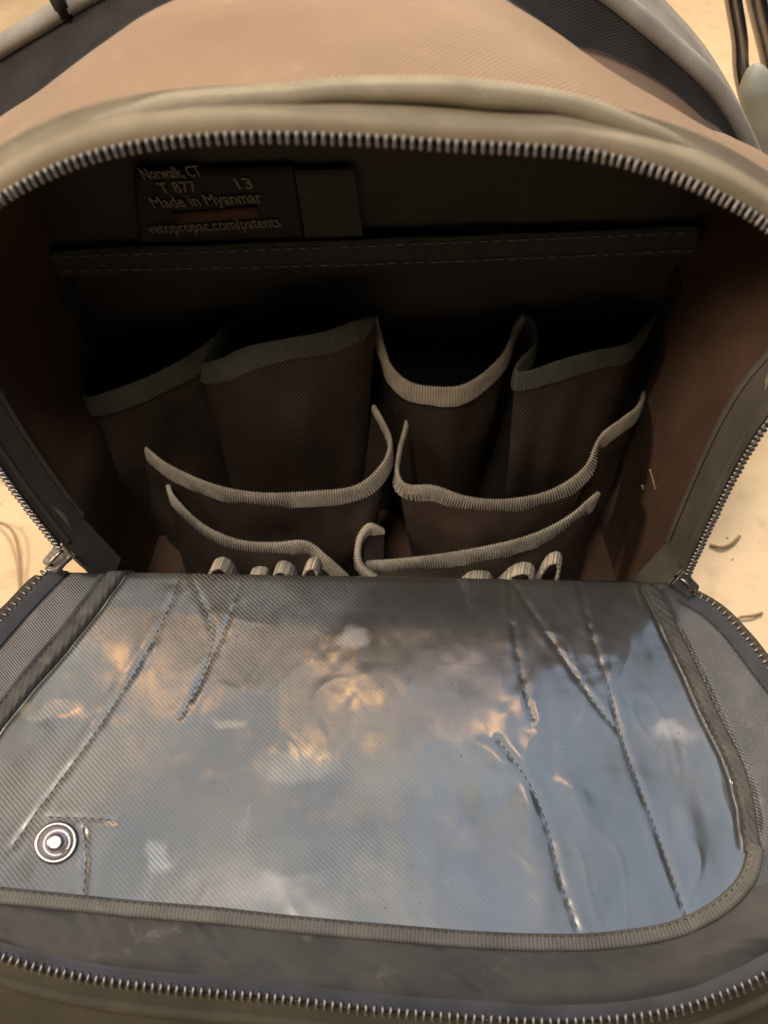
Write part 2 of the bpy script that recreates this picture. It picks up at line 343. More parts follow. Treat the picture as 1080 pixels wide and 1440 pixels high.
# outside of the bag: zipper tape, piping, brown top panel, padded back
TW = lambda P: np.clip((P[:, 2]-.10)/.07, 0, 1)[:, None]
def tape_row(d, Y):
    k = TW(OP); a = offs(OP, d, Y); b = offs(OP, .0015+abs(d)*.25, abs(d)*.6+.001); return (a*k+b*(1-k))[::12]
def sides(Y, xw, w0=None):
    w0 = w0 or xw-.022
    q = offs(OP, .0035+.012*Y, 0)[::9]
    lo = [(p[0], p[2]) for p in q[:12] if p[2] < .115]; hi = [(p[0], p[2]) for p in q[-14:] if p[2] < .115]
    a, b = lo[0], hi[-1]
    return [(a[0]+.006, BZ), (a[0]+.002, -.04)]+lo, hi+[(b[0]-.002, -.04), (b[0]-.006, BZ)]
tapeO = [tape_row(.0005, 0), tape_row(-.004, .0012), tape_row(-.0060, .0090), tape_row(-.0095, .0115)]
kk = [i for i in range(len(tapeO[0])) if OP[i*12][2] > .125]; k0, k1 = kk[0], kk[-1]
zip_open = loft('opening_zipper', [q[k0:k1+1] for q in tapeO], M['tape'], bag, n=240, sub=4, thick=.0008)
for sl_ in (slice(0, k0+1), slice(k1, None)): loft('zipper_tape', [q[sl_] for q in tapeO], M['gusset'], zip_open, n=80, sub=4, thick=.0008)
PB = [(-60, 318), (0, 258), (100, 197), (210, 157), (320, 141), (450, 131), (540, 128), (640, 129), (740, 137), (820, 155), (940, 200), (1040, 262), (1090, 310), (1150, 385)]
sl, sr = sides(.010, .192)
CB = outline(PB, .010, sl, sr)
pb = np.array([p for p in spline(CB, 420) if p[2] > .135])
pb = pb + np.stack([vnoise(np.arange(len(pb))*.13, k*3.1, 20+k) for k in range(3)], 1)*.0012
tube('piping', pb, .0040*(1+.25*vnoise(np.arange(len(pb))*.17, 4.4, 3)), M['piping'], bag, k=14)
# piping flange with stitches just behind
PC = [(a, b-17) for a, b in PB]
CC = outline(PC, .015, *sides(.015, .197))
PD = [(-75, 310), (0, 186), (72, 120), (180, 36), (250, -2), (390, -38), (540, -48), (660, -32), (740, 22), (840, 104), (945, 166), (1028, 192), (1075, 235), (1110, 330)]
CD = outline(PD, .100, *sides(.1, .195))
CM = []
a_, b_ = spline(CC, 60), spline(CD, 60)
mid = (a_+b_)/2; mid[:, 1] = .055
cn = np.array((0, 0, .06)); dv = mid-cn; dv[:, 1] = 0; dv /= np.linalg.norm(dv, axis=1)[:, None]
m1 = a_*.75+b_*.25+dv*.0035; m2 = a_*.4+b_*.6+dv*.005
def tanb(G):
    s = np.linspace(0, 1, G.shape[0])[:, None]; H = vnoise(G[:, :, 0]*22, G[:, :, 1]*30+G[:, :, 2]*8, 5)*.005*np.sin(s*math.pi)
    G = G.copy(); G[:, :, 2] += H; return G
loft('top_panel', [spline(CC, 60), m1, m2, b_], M['tan'], bag, n=260, sub=9, bulge=tanb)
loft('piping_flange', [spline([Vector(p)+Vector((0, .001, .0015)) for p in CB], 60), spline(CC, 60)], M['piping'], bag, n=260, sub=3)
PE = [(-190, 240), (-90, 125), (0, 66), (60, 30), (130, -12), (250, -70), (400, -110), (540, -120), (700, -90), (800, -45), (868, 0), (935, 55), (990, 105), (1022, 145), (1050, 200), (1075, 262), (1110, 350)]
CE = outline(PE, .128, *sides(.128, .215, .17))
e_ = spline(CE, 60)
loft('back_padding', [b_ - dv*.001, (b_*.5+e_*.5)-dv*.006+np.array((0, .006, 0)), e_], M['padding'], bag, n=220, sub=8)
tube('back_trim', spline(CE, 300), .0042, M['trim'], bag, k=12)
PF = [(-330, 190), (-140, 60), (0, -30), (150, -110), (400, -170), (540, -180), (760, -130), (880, -60), (932, 0), (985, 60), (1020, 115), (1048, 170), (1078, 250), (1130, 350)]
# pale edge panel behind the trim, wider on the right shoulder
CF = outline(PF[6:], .145, [], sides(.145, .22, .17)[1])
CE2 = [Vector(p) for p in spline(CE, 400)[210:]]
loft('shoulder_edge', [spline(CE2, 50), spline(CF, 50)], M['trim'], bag, n=90, sub=5, thick=.002)
# closing back
bk = spline(CE, 120); V = [tuple(p) for p in bk] + [(0, .150, .08)]
link('back_panel', mesh('back_panel', V, [(i, i+1, 120) for i in range(119)]), M['padding'], bag)
# outside underside strip joining lining to shell at the bottom
X, Y_ = np.meshgrid(np.linspace(-.168, .168, 20), np.linspace(-.003, .13, 12))
link('base', grid_mesh('base', np.stack([X, Y_, np.full(X.shape, BZ-.001)], 2), np.stack([X, Y_], 2)), M['outer'], bag)

bm = bmesh.new(); bmesh.ops.create_cube(bm, size=1); bmesh.ops.scale(bm, vec=(.006, .004, .014), verts=bm.verts); bmesh.ops.bevel(bm, geom=bm.edges[:], offset=.0012, segments=3, affect='EDGES')
me = bpy.data.meshes.new('strap_buckle'); bm.to_mesh(me); bm.free()
o = link('strap_buckle', me, M['label'], bag); o.location = at_y(84, 6, .124); o.rotation_euler = (R(20), R(-8), 0)
# ---- zipper teeth
def tooth_mesh():
    bm = bmesh.new()
    def bx(cx, cy, cz, sx, sy, sz):
        r = bmesh.ops.create_cube(bm, size=1); bmesh.ops.scale(bm, vec=(sx, sy, sz), verts=r['verts']); bmesh.ops.translate(bm, vec=(cx, cy, cz), verts=r['verts'])
    q = bmesh.ops.create_uvsphere(bm, u_segments=10, v_segments=6, radius=1)['verts']
    for v in q:
        c = v.co; v.co = Vector((.00092*c.x, .0027*math.copysign(abs(c.y)**.6, c.y)+.0018, .0013*c.z))
    for f in bm.faces: f.smooth = True
    me = bpy.data.meshes.new('tooth'); bm.to_mesh(me); bm.free(); me.materials.append(M['tooth'])
    return me
TM = tooth_mesh()
def teeth(path, inward, parent, pitch, limit=299):
    n = min(limit, int(length(path)/pitch)); P = spline(path[::4], n)
    T = np.gradient(P, axis=0)
    for i in range(n):
        t = Vector(T[i]).normalized(); y = Vector(inward(P[i], t)); y = (y - t*y.dot(t)).normalized(); z = t.cross(y)
        o = bpy.data.objects.new('tooth', TM); C.objects.link(o); o.parent = parent
        j = Matrix.Rotation(random.uniform(-.07, .07), 3, 'Z')
        M3 = Matrix((t, y, z)).transposed() @ j
        o.matrix_local = Matrix.Translation(Vector(P[i])+z*random.uniform(-.0002, .0002)) @ M3.to_4x4() @ Matrix.Scale(.9, 4)
teeth(OP, lambda p, t: Vector((t.z, -.35, -t.x)), zip_open, .0028)

# ------------------------------------------------------------------ the flap
def zh(u, v): return -.0065*(u/.15)*np.exp(-v/.05)
def flap_point(u, v, h=0):
    u = np.asarray(u, float); v = np.asarray(v, float)
    z0 = zh(u, np.abs(v)) + h
    # the cloth rolls over the hinge
    roll = np.clip(-v, 0, 1)
    y = -np.clip(v, 0, 9)*math.cos(SL) - z0*math.sin(SL) + np.minimum(roll, .006)*.8
    z = -np.clip(v, 0, 9)*math.sin(SL) + z0*math.cos(SL) - roll*.9 - np.minimum((v-.004)**2*(v < .004)*40, .001)
    return np.stack([u, y, z], -1)
fl = lambda pts: np.array([at_flap(a, b) for a, b in pts])
FZ = [(88, 800), (40, 846), (0, 888), (-70, 970), (-130, 1080), (-140, 1200), (-90, 1290), (0, 1343), (120, 1374), (250, 1391), (380, 1402), (540, 1421), (740, 1436), (850, 1434), (920, 1426), (990, 1408), (1080, 1368), (1170, 1290), (1210, 1200), (1195, 1090), (1140, 1010), (1080, 932), (1045, 885), (1010, 848), (966, 822)]
fz = spline(fl(FZ), 400)
def inside(U, V, poly):
    r = np.zeros(U.shape, bool); n = len(poly)
    for i in range(n):
        x1, y1 = poly[i]; x2, y2 = poly[(i+1) % n]
        c = ((y1 > V) != (y2 > V)); r ^= c & (U < (x2-x1)*(V-y1)/(y2-y1+1e-15)+x1)
    return r
tapeL = fl([(182, 795), (140, 850), (95, 905), (45, 960), (0, 1015), (-45, 1075)])
tapeR = fl([(918, 822), (945, 880), (975, 945), (1003, 1010), (1028, 1060), (1042, 1098), (1052, 1140), (1058, 1200)])
stitches_px = [
    [(262, 800), (235, 870), (190, 950), (130, 1040), (70, 1120), (20, 1190)],
    [(348, 800), (325, 870), (285, 960), (255, 1010)],
    [(268, 812), (300, 900), (270, 985)],
    [(716, 815), (724, 900), (738, 970), (748, 1010)],
    [(722, 818), (775, 900), (830, 980), (868, 1028)],
    [(815, 818), (835, 900), (858, 975), (872, 1030), (900, 1110), (930, 1190), (968, 1300)],
    [(700, 1040), (742, 1100), (768, 1160), (788, 1240), (812, 1310)],
    [(118, 1165), (122, 1200), (118, 1262)], [(70, 1150), (125, 1152), (165, 1155)],
]
ST = [spline(fl(s), 40) for s in stitches_px]
creases = [  # polyline, width, height
    ([(700, 1085), (735, 1120), (750, 1190), (775, 1310)], .0035, .0030), ([(770, 1080), (812, 1120), (845, 1190)], .004, .0020),
    ([(940, 1090), (965, 1150), (985, 1230), (985, 1300)], .0035, .0022), ([(740, 1085), (860, 1072), (950, 1082), (1030, 1088)], .003, -.0022),
    ([(640, 1030), (690, 1060), (730, 1110)], .005, .0018), ([(560, 880), (640, 850), (700, 870), (720, 960)], .007, .0010),
    ([(150, 1025), (240, 1012), (330, 985), (400, 930), (410, 880)], .0055, .0010), ([(370, 1050), (430, 1090), (490, 1120)], .008, .0008),
    ([(0, 1025), (60, 1010), (130, 1030)], .005, .0018), ([(60, 1050), (20, 1140)], .006, .0016),
    ([(450, 890), (500, 905), (530, 930)], .010, .0006), ([(450, 1000), (520, 985), (620, 985), (740, 1010)], .007, .0008),
    ([(220, 1190), (240, 1230)], .005, .0012), ([(900, 850), (930, 960), (915, 1050)], .006, .0012), ([(330, 840), (420, 860)], .01, -.001),
    ([(1035, 1085), (1055, 1130), (1078, 1175), (1085, 1230)], .003, -.0050), ([(560, 1180), (660, 1110), (690, 1080)], .012, -.0022), ([(300, 1130), (420, 1180), (560, 1190)], .012, .0018),
]
CR = [(spline(fl(c), 30), w_, h_) for c, w_, h_ in creases]
def flap_height(U, V):
    h = vnoise(U*12, V*12, 1)*.0010 + vnoise(U*38, V*30, 2)*.0004 + vnoise(U*90, V*70, 4)*.0003 + vnoise(U*200, V*160, 6)*.0001
    wx = U+vnoise(U*30, V*30, 11)*.02; wy = V+vnoise(U*30, V*30, 12)*.02
    for k, (sc, am) in enumerate(((22, .00005), (48, .00012))):
        rd = np.clip(1-np.abs(vnoise(wx*sc*1.3, wy*sc*.8, 13+k))*7, 0, 1)**2; h = h + rd*am*np.clip(vnoise(U*18, V*18, 15+k)*4, 0, 1)
    h *= np.clip(V/.02, 0.15, 1)
    for line, w_, hh in CR:
        d, a, s = pdist(U, V, line); L_ = length(line); e = np.clip(np.minimum(a, L_-a)/(L_*.45), 0, 1); e = e*e*(3-2*e)*(.75+1.0*vnoise(a*70, w_*900, 3))
        e = np.where((a > 0) & (a < L_), e, 0)
        h = h + .34*hh*np.exp(-(d/(w_*(1.25+1.2*vnoise(a*50, w_*500, 4))))**2)*e
    for tl in (tapeL, tapeR):
        d, a, s = pdist(U, V, tl); h = h - .0016*np.exp(-((d-.0047)/.0011)**2)*np.clip((length(tl)-a)/.012, 0, 1)*(1+.8*vnoise(a*120, 2.2, 5))
    for k, line in enumerate(ST):
        d, a, s = pdist(U, V, line)
        pk = .6+.9*vnoise(a*260, k*3.3, 8)
        h = h - .00050*pk*np.exp(-(d/.0013)**2) + .00008*np.exp(-((d-.0035)/.0022)**2)*(1+2.2*vnoise(a*190, k+s, 9))
    return h
def flap_sheet(name, poly, m, lift, res=.00085, extra=None, vmin=-.02):
    u0, u1 = poly[:, 0].min(), poly[:, 0].max(); v1 = poly[:, 1].max()
    us = np.arange(u0, u1+res, res); vs = np.arange(vmin, v1+res, res)
    U, V = np.meshgrid(us, vs); H = flap_height(U, V)+lift
    if extra is not None: H = H+extra(U, V)
    P = flap_point(U, V, H); nr, nc = U.shape
    cu = (U[:-1, :-1]+U[1:, 1:])/2; cv = (V[:-1, :-1]+V[1:, 1:])/2
    pl = poly.copy(); ok = inside(cu, cv, pl)
    idx = np.arange(nr*nc).reshape(nr, nc); f = np.stack([idx[:-1, :-1], idx[:-1, 1:], idx[1:, 1:], idx[1:, :-1]], -1)[ok]
    f = f[:, ::-1]
    used = np.unique(f); remap = np.full(nr*nc, -1); remap[used] = np.arange(len(used))
    me = bpy.data.meshes.new(name); V3 = P.reshape(-1, 3)[used]; f = remap[f]
    me.vertices.add(len(V3)); me.vertices.foreach_set('co', V3.ravel())
    me.loops.add(f.size); me.loops.foreach_set('vertex_index', f.ravel().astype(np.int32))
    me.polygons.add(len(f)); me.polygons.foreach_set('loop_start', np.arange(0, f.size, 4, dtype=np.int32)); me.polygons.foreach_set('loop_total', np.full(len(f), 4, dtype=np.int32))
    me.update(calc_edges=True)
    uvl = me.uv_layers.new(name='UVMap'); UVv = np.stack([U.ravel(), V.ravel()], 1)[used]; uvl.data.foreach_set('uv', UVv[f.ravel()].ravel().astype(np.float32))
    return link(name, me, m, flap)
flap = bag
def top_close(p):    # close an outline behind the hinge roll
    return np.vstack([p, [[p[-1][0], -.03]], [[p[0][0], -.03]]])
flap = flap_sheet('front_flap', top_close(fz), M['border'], 0, res=.0011, vmin=-.012)
# liner: between the seam tapes, ending at the lower binding
lb = fl([(-140, 1235), (-60, 1245), (0, 1252), (100, 1262), (200, 1272), (300, 1280), (400, 1291), (540, 1304), (680, 1315), (800, 1318), (880, 1312), (950, 1298), (1010, 1268), (1045, 1235), (1058, 1190)])
lbs = spline(lb, 120)
linp = np.vstack([spline(tapeL, 40), spline(np.vstack([tapeL[-1:], fl([(-110, 1160)]), lb[:1]]), 12), lbs, spline(tapeR, 40)[::-1]])
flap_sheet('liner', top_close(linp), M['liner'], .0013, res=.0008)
def on_flap(uv, lift):
    uv = np.asarray(uv); return flap_point(uv[:, 0], uv[:, 1], flap_height(uv[:, 0], uv[:, 1])+lift)
def strap_on_flap(name, line, width, m, lift, edge=.0008, n=160, ribs=0, parent=None, wob=0):
    P = spline(line, n); T = np.gradient(P, axis=0); T /= np.linalg.norm(T, axis=1)[:, None]; N = np.stack([T[:, 1], -T[:, 0]], 1)
    cols = []; sec = [(-.5, -.0012), (-.5, .0), (-.42, edge), (-.2, edge*1.1), (0, edge), (.2, edge*1.1), (.42, edge), (.5, 0), (.5, -.0012)]
    for (s, hh) in sec:
        q = P+N*(s*width); r = hh+ribs*(.5+.5*np.sin(np.arange(n)*math.pi)) if hh > 0 else hh
        cols.append(on_flap(q, lift+r + (wob*vnoise(np.arange(n)*.12, s, 3) if hh > 0 else 0)))
    G = np.array(cols); uv = np.stack(np.meshgrid(np.linspace(0, length(P), n), np.linspace(0, width, len(sec))), 2)
    return link(name, grid_mesh(name, G, uv), m, parent or flap)
M['seam_tape'] = cloth('seam_tape', (.05, .047, .043), (.085, .08, .072), .55, twill=.0020, tw_amt=.15, noise_scale=70, bump=.4, ang=70, dirt=(60, (.2, .18, .15), .6, .5))
strap_on_flap('seam_tape', tapeL, .0085, M['seam_tape'], .0022, wob=.0008)
strap_on_flap('seam_tape', tapeR, .0075, M['seam_tape'], .0022, wob=.0008)
M['low_binding'] = cloth('lower_binding', (.075, .070, .062), (.115, .107, .094), .55, spec=.4, twill=.0016, tw_amt=.16, noise_scale=70, bump=.4, ang=0, dirt=(80, (.2, .185, .15), .6, .5))
# lower binding and the band between liner and zipper
lowline = np.vstack([lb[:-3]]) 
bandIn = spline(np.vstack([lb[:-2]+np.array((0, .0022)), lb[-2:]+np.array((.0012, .0004))]), 80)
strap_on_flap('lower_binding', bandIn, .0065, M['low_binding'], .0030, n=300, wob=.0006)
# raised rim: gusset band from liner to zipper tape
zl = spline(fl(FZ[3:21]), 60)
cF = np.array([at_flap(540, 1100)])
def ribbon(name, A, B, prof, m, n=300, parent=None, wr=0):
    a = spline(A, n); b = spline(B, n); rows = []
    for t, h in prof:
        q = a*(1-t)+b*t; rows.append(on_flap(q, h + wr*vnoise(np.arange(n)*.09, t*3, 5)*math.sin(math.pi*t)+wr*.4*vnoise(np.arange(n)*.3, t*6, 2)*math.sin(math.pi*t)))
    G = np.array(rows); uv = np.stack(np.meshgrid(np.linspace(0, length(a), n), np.linspace(0, .03, len(prof))), 2)
    return link(name, grid_mesh(name, G, uv, flip=True), m, parent or flap)
M['rim'] = cloth('flap_rim_fabric', (.036, .034, .033), (.062, .059, .055), .5, spec=.45, twill=.0011, tw_amt=.25, noise_scale=45, bump=.5, coat=.08, coat_r=.5, dirt=(60, (.2, .18, .15), .6, .55))
A = np.vstack([fl([(-150, 1215)]), lb[:-1]+np.array((0, .0050))])
B = fl([(-150, 1235), (-95, 1272), (0, 1326), (120, 1356), (250, 1372), (380, 1384), (540, 1402), (740, 1416), (850, 1414), (920, 1405), (990, 1386), (1075, 1345), (1140, 1290), (1165, 1215)])
ribbon('rim_band', A, B, [(0, .0018), (.1, .0036), (.3, .0040), (.5, .0046), (.7, .0044), (.88, .0030), (1, .0012)], M['rim'], wr=.0035)
# flap zipper: dark tape, teeth
cen = at_flap(540, 1100)
def flap_off(P, d):
    T = np.gradient(P, axis=0); T /= np.linalg.norm(T, axis=1)[:, None]; N = np.stack([T[:, 1], -T[:, 0]], 1); return P+N*d
sgn = 1 if np.linalg.norm(flap_off(fz, .01)[200]-cen) < np.linalg.norm(fz[200]-cen) else -1
ztf = ribbon('flap_zipper', flap_off(fz, sgn*.0085)[::7], fz[::7], [(0, .0012), (.5, .0022), (.85, .0022), (1, .0016), (1.02, -.0005)], M['tape_dark'], n=360, parent=bag)
path3 = on_flap(flap_off(fz, sgn*.0012), .0022)
def inw(p, t):
    c = Vector((0, -.1, -.02))-Vector(p); c = c - t*c.dot(t); c = c - FN*c.dot(FN); return -c.normalized()*.95-FN*.25
teeth(path3, inw, ztf, .0033)
# outer side of the flap, rolling under from the zipper
fz2 = flap_off(fz, -sgn*.006); fz3 = flap_off(fz, -sgn*.004); fz1 = flap_off(fz, -sgn*.0003)
def p3(q, dz): 
    r = on_flap(q, 0); r[:, 2] += dz; return r
def clampg(r): r = r.copy(); r[:, 2] = np.maximum(r[:, 2], GZ+.004); return r
loft('flap_outer_wall', [p3(fz1, -.0008)[::8], p3(fz2, -.006)[::8], p3(flap_off(fz, -sgn*.014), -.014)[::8], p3(flap_off(fz, -sgn*.020), -.026)[::8], clampg(p3(flap_off(fz, -sgn*.016), -.06))[::8]], M['outer'], flap, n=260, sub=4)
tube('flap_piping', p3(flap_off(fz, -sgn*.0065), -.0075), .003, M['outer'], flap, k=8)
strap = p3(flap_off(fz, -sgn*.0100), -.0080)
ii = [i for i in range(len(strap)) if abs(strap[i][0]-(-.044)) < .0095 and strap[i][1] < -.15]
G = np.array([[strap[i]+np.array((0, -dy, .0016-dz)) for i in ii] for dy, dz in ((-.001, .0), (.0045, .0045), (.0075, .0105), (.006, .020))])
pt = link('leather_patch', grid_mesh('leather_patch', G), M['tan'], flap); sd = pt.modifiers.new('Solidify', 'SOLIDIFY'); sd.thickness = .001
# stitches joined: far too small to pick apart
def stitch_set(name, lines3, m, parent, L_=.0022, gap=.0012, r=.00028):
    V = []; Fc = []
    for P in lines3:
        s = np.concatenate(([0], np.cumsum(np.linalg.norm(np.diff(P, axis=0), axis=1)))); x = 0
        while x+L_ < s[-1]:
            a = np.array([np.interp(x, s, P[:, k]) for k in range(3)]); b = np.array([np.interp(x+L_, s, P[:, k]) for k in range(3)])
            t = (b-a)/np.linalg.norm(b-a); n1 = np.cross(t, (0, .3, 1)); n1 /= np.linalg.norm(n1)+1e-9; n2 = np.cross(t, n1); k0 = len(V)
            for q, rr in ((a, .3), (a*.5+b*.5, 1), (b, .3)):
                for k in range(5):
                    an = k*2*math.pi/5; V.append(q+(n1*math.cos(an)+n2*math.sin(an))*r*rr)
            for i in range(2):
                for k in range(5): Fc.append((k0+i*5+k, k0+i*5+(k+1) % 5, k0+(i+1)*5+(k+1) % 5, k0+(i+1)*5+k))
            x += L_+gap*random.uniform(.8, 1.3)
    return link(name, mesh(name, V, Fc), m, parent, kind='stuff')
fst = [on_flap(spline(s, 120), .0014) for s in ST]
fst += [on_flap(flap_off(spline(tapeR, 120), d), .0031) for d in (.003, -.003)] + [on_flap(flap_off(spline(tapeL, 120), d), .0031) for d in (.0034, -.0034)]
stitch_set('flap_stitching', fst, M['thread_dark'], flap)
stitch_set('lower_binding_stitching', [on_flap(flap_off(bandIn, d), .0040) for d in (.0022,)], M['thread_dark'], flap)
# loose tufts of frayed yarn on the flap
V = []; Fc = []
for (cx, cy, n, spx) in ((1045, 905, 6, 10), (500, 835, 16, 160), (850, 850, 14, 60), (245, 830, 8, 5), (300, 822, 5, 5), (310, 905, 8, 30)):
    for i in range(n):
        q = at_flap(cx+random.gauss(0, spx), cy+random.gauss(0, spx*.3)); an = random.uniform(-.4, .9); Lh = random.uniform(.0005, .0015)
        e = q+np.array((math.cos(an), math.sin(an)))*Lh; p = on_flap(np.array([q, (q+e)/2, e]), np.array([.0014, .0024, .0015])); w_ = .00012; k0 = len(V)
        for a in p: V += [a+(0, w_, 0), a-(0, w_, 0), a+(0, 0, w_*2)]
        for i2 in range(2):
            for k in range(3): Fc.append((k0+i2*3+k, k0+i2*3+(k+1) % 3, k0+i2*3+3+(k+1) % 3, k0+i2*3+3+k))
link('frayed_yarn', mesh('frayed_yarn', V, Fc), M['thread'], flap, kind='stuff')

V = []; Fc = []
for i in range(150):
    a = at_y(random.uniform(130, 950), random.uniform(560, 800), random.uniform(.03, .06)) if False else None
    px, py = random.uniform(150, 1000), random.uniform(840, 1290); q = at_flap(px, py); p = on_flap(q[None], .0016)[0]; rr = random.uniform(.00008, .00028); k0 = len(V)
    for d in ((1, 0, 0), (-1, 0, 0), (0, 1, 0), (0, -1, 0), (0, 0, .5), (0, 0, -.5)): V.append(p+np.array(d)*rr*random.uniform(.6, 1.6))
    Fc += [(k0+x, k0+y, k0+z) for x in (0, 1) for y in (2, 3) for z in (4, 5)]
link('lint', mesh('lint', V, Fc), M['thread'], flap, kind='stuff')
# snap button
def lathe(name, prof, m, parent, loc, k=40, tilt=None):
    V = []; Fc = []
    for r, z in prof:
        for i in range(k): a = 2*math.pi*i/k; V.append((r*math.cos(a), r*math.sin(a), z))
    n = len(prof)
    for i in range(n-1):
        for j in range(k): Fc.append((i*k+j, i*k+(j+1) % k, (i+1)*k+(j+1) % k, (i+1)*k+j))
    o = link(name, mesh(name, V, Fc), m, parent); o.location = loc
    o.rotation_euler = tilt or (SL, 0, 0); return o
sq = at_flap(82, 1186)[None]; sp = on_flap(sq, .0014)[0]
sn = lathe('snap_button', [(.0008, .0003), (.0094, .0003), (.0104, .0014), (.0103, .0030), (.0092, .0038), (.0078, .0030), (.0070, .0012), (.0052, .0010), (.0046, .0022), (.0044, .0050), (.0036, .0062), (.0024, .0064), (.0012, .0062), (.0004, .0062)], M['snap'], flap, Vector(sp), tilt=(SL+.16, .16, 0)); sn.scale = (.88, .84, .9)
# hidden edge of cloth tab round the snap
# ------------------------------------------------------------------ pockets
def edge3(lst, n): return spline([at_y(a, b, y) for a, b, y in lst], n)
def frame(P):
    n = len(P); T = np.gradient(P, axis=0); T /= np.linalg.norm(T, axis=1)[:, None]+1e-12
    H = T.copy(); H[:, 2] = 0
    N = np.stack([H[:, 1], -H[:, 0], np.zeros(n)], 1); ln = np.linalg.norm(N, axis=1); N /= ln[:, None]+1e-9
    for _ in range(6): N[1:-1] = (N[:-2]+N[1:-1]*2+N[2:])/4
    N /= np.linalg.norm(N, axis=1)[:, None]+1e-9
    D = np.cross(T, N); D[D[:, 2] > 0] *= -1; D = D*.75+np.array((0, 0, -.25)); D /= np.linalg.norm(D, axis=1)[:, None]
    return T, N, D
def binding(name, P0, parent, m, hgt=.0095, th=.0013, pitch=.0014, rib=.00032, wv=.15):
    """ribbed grosgrain tape folded over a cloth edge"""
    L_ = length(P0); n = int(L_/pitch*6); P = spline(P0[::3] if len(P0) > 30 else P0, n)
    T, N, D = frame(P)
    hh = (hgt*(1+wv*vnoise(np.arange(n)*.02, 1.5, 2))*np.clip(.35+np.minimum(np.arange(n), n-1-np.arange(n))/45., 0, 1))[:, None]
    ph = np.sign(np.sin(np.arange(n)/6*2*math.pi+.3))*np.abs(np.sin(np.arange(n)/6*2*math.pi+.3))**.5
    sec = [(1, -.9, 1), (.96, -1, .3), (.82, -1, 1), (.6, -1, 1), (.4, -1, 1), (.2, -1, 1), (.08, -.9, 1), (-.02, -.5, .8), (-.06, 0, .8), (-.02, .5, .8), (.08, .9, 1), (.4, 1, 1), (.8, 1, 1), (.96, 1, .3), (1, .9, 1)]
    rows = []
    for (d, s, r) in sec:
        off = th*s + np.sign(s if s else 1)*rib*ph*r*(1 if abs(s) > .3 else 0)
        up = rib*ph*(.9 if abs(s) <= .5 else 0)
        fz_ = vnoise(np.arange(n)*.9, d*9, 7)*.0003
        rows.append(P + N*(off+fz_)[:, None] + D*(d*hh) + np.array((0, 0, 1))*(up)[:, None])
    G = np.array(rows); uv = np.stack(np.meshgrid(np.linspace(0, L_, n), np.linspace(0, hgt*2, len(sec))), 2)
    return link(name, grid_mesh(name, G, uv), m, parent)
def pocket(edge, shrink=.85, m='pocket', bm_='binding', hgt=.0095, zb=-.086, xc=None, bulge=.004, ybot=None, n=140, seed=1, th=.0011, rib=.00032):
    E = edge3(edge, n); B = E.copy(); xc = E[:, 0].mean() if xc is None else xc
    B[:, 0] = xc+(E[:, 0]-xc)*shrink; B[:, 2] = zb
    if ybot is not None: B[:, 1] = ybot+(E[:, 1]-E[:, 1].min())*.6
    T, N, D = frame(E)
    ms = 26; rows = []
    for i in range(ms):
        t = i/(ms-1); q = E*(1-t)+B*t
        fo = (vnoise(E[:, 0]*35, t*2.2, seed)*.010 + vnoise(E[:, 0]*80, t*4, seed+3)*.003)*min(1, t*4)
        q = q + np.array((0, -1, 0))*(bulge*math.sin(math.pi*t)+fo*math.sin(math.pi*min(1, t+.1)))[:, None] if True else q
        q[:, 1] = np.clip(q[:, 1], .006, .121)
        rows.append(q)
    G = np.array(rows); uv = np.stack(np.meshgrid(np.linspace(0, length(E), n), np.linspace(0, .1, ms)), 2)
    po = link('tool_pocket', grid_mesh('tool_pocket', G, uv), M[m], bag)
    s = po.modifiers.new('Solidify', 'SOLIDIFY'); s.thickness = .0009; s.offset = 0
    binding('binding', E, po, M[bm_], hgt=hgt, th=th, rib=rib); return po
# rear row: three pockets along the back wall
pocket([(112, 440, .119), (112, 500, .104), (118, 556, .082), (160, 549, .082), (215, 528, .086), (270, 498, .094), (305, 470, .104), (322, 450, .113)], bm_='binding_shaded', hgt=.0125, seed=1, shrink=.80, ybot=.100)
pocket([(325, 450, .114), (300, 478, .108), (278, 508, .098), (305, 508, .092), (345, 490, .088), (400, 478, .086), (455, 468, .088), (505, 450, .092), (528, 446, .100)], bm_='binding_shaded', hgt=.0125, seed=2, shrink=.80, ybot=.100)
pocket([(528, 446, .112), (540, 490, .100), (550, 516, .090), (575, 538, .080), (610, 545, .076), (650, 543, .076), (685, 522, .084), (712, 492, .096), (726, 455, .110), (738, 441, .116)], bm_='binding', hgt=.0115, seed=5, shrink=.62, ybot=.098)
pocket([(738, 441, .117), (752, 455, .112), (752, 485, .102), (733, 506, .092), (726, 522, .086), (745, 522, .084), (790, 507, .084), (840, 494, .086), (885, 484, .092), (905, 462, .104), (922, 440, .118)], bm_='binding_shaded', hgt=.0115, seed=8, shrink=.76, ybot=.100)
# middle row
pocket([(160, 588, .116), (180, 606, .098), (205, 630, .086), (238, 655, .072), (300, 682, .058), (365, 694, .052), (440, 692, .050), (500, 684, .053), (536, 655, .060), (549, 622, .070), (538, 592, .084), (524, 568, .098)], hgt=.0105, shrink=.78, seed=11, ybot=.056)
pocket([(572, 558, .100), (572, 590, .086), (562, 630, .072), (559, 662, .061), (572, 682, .055), (610, 684, .052), (660, 700, .048), (715, 703, .048), (775, 690, .053), (822, 658, .059), (845, 614, .068), (875, 590, .080), (899, 570, .096), (908, 545, .114)], hgt=.0105, shrink=.78, seed=14, ybot=.054)
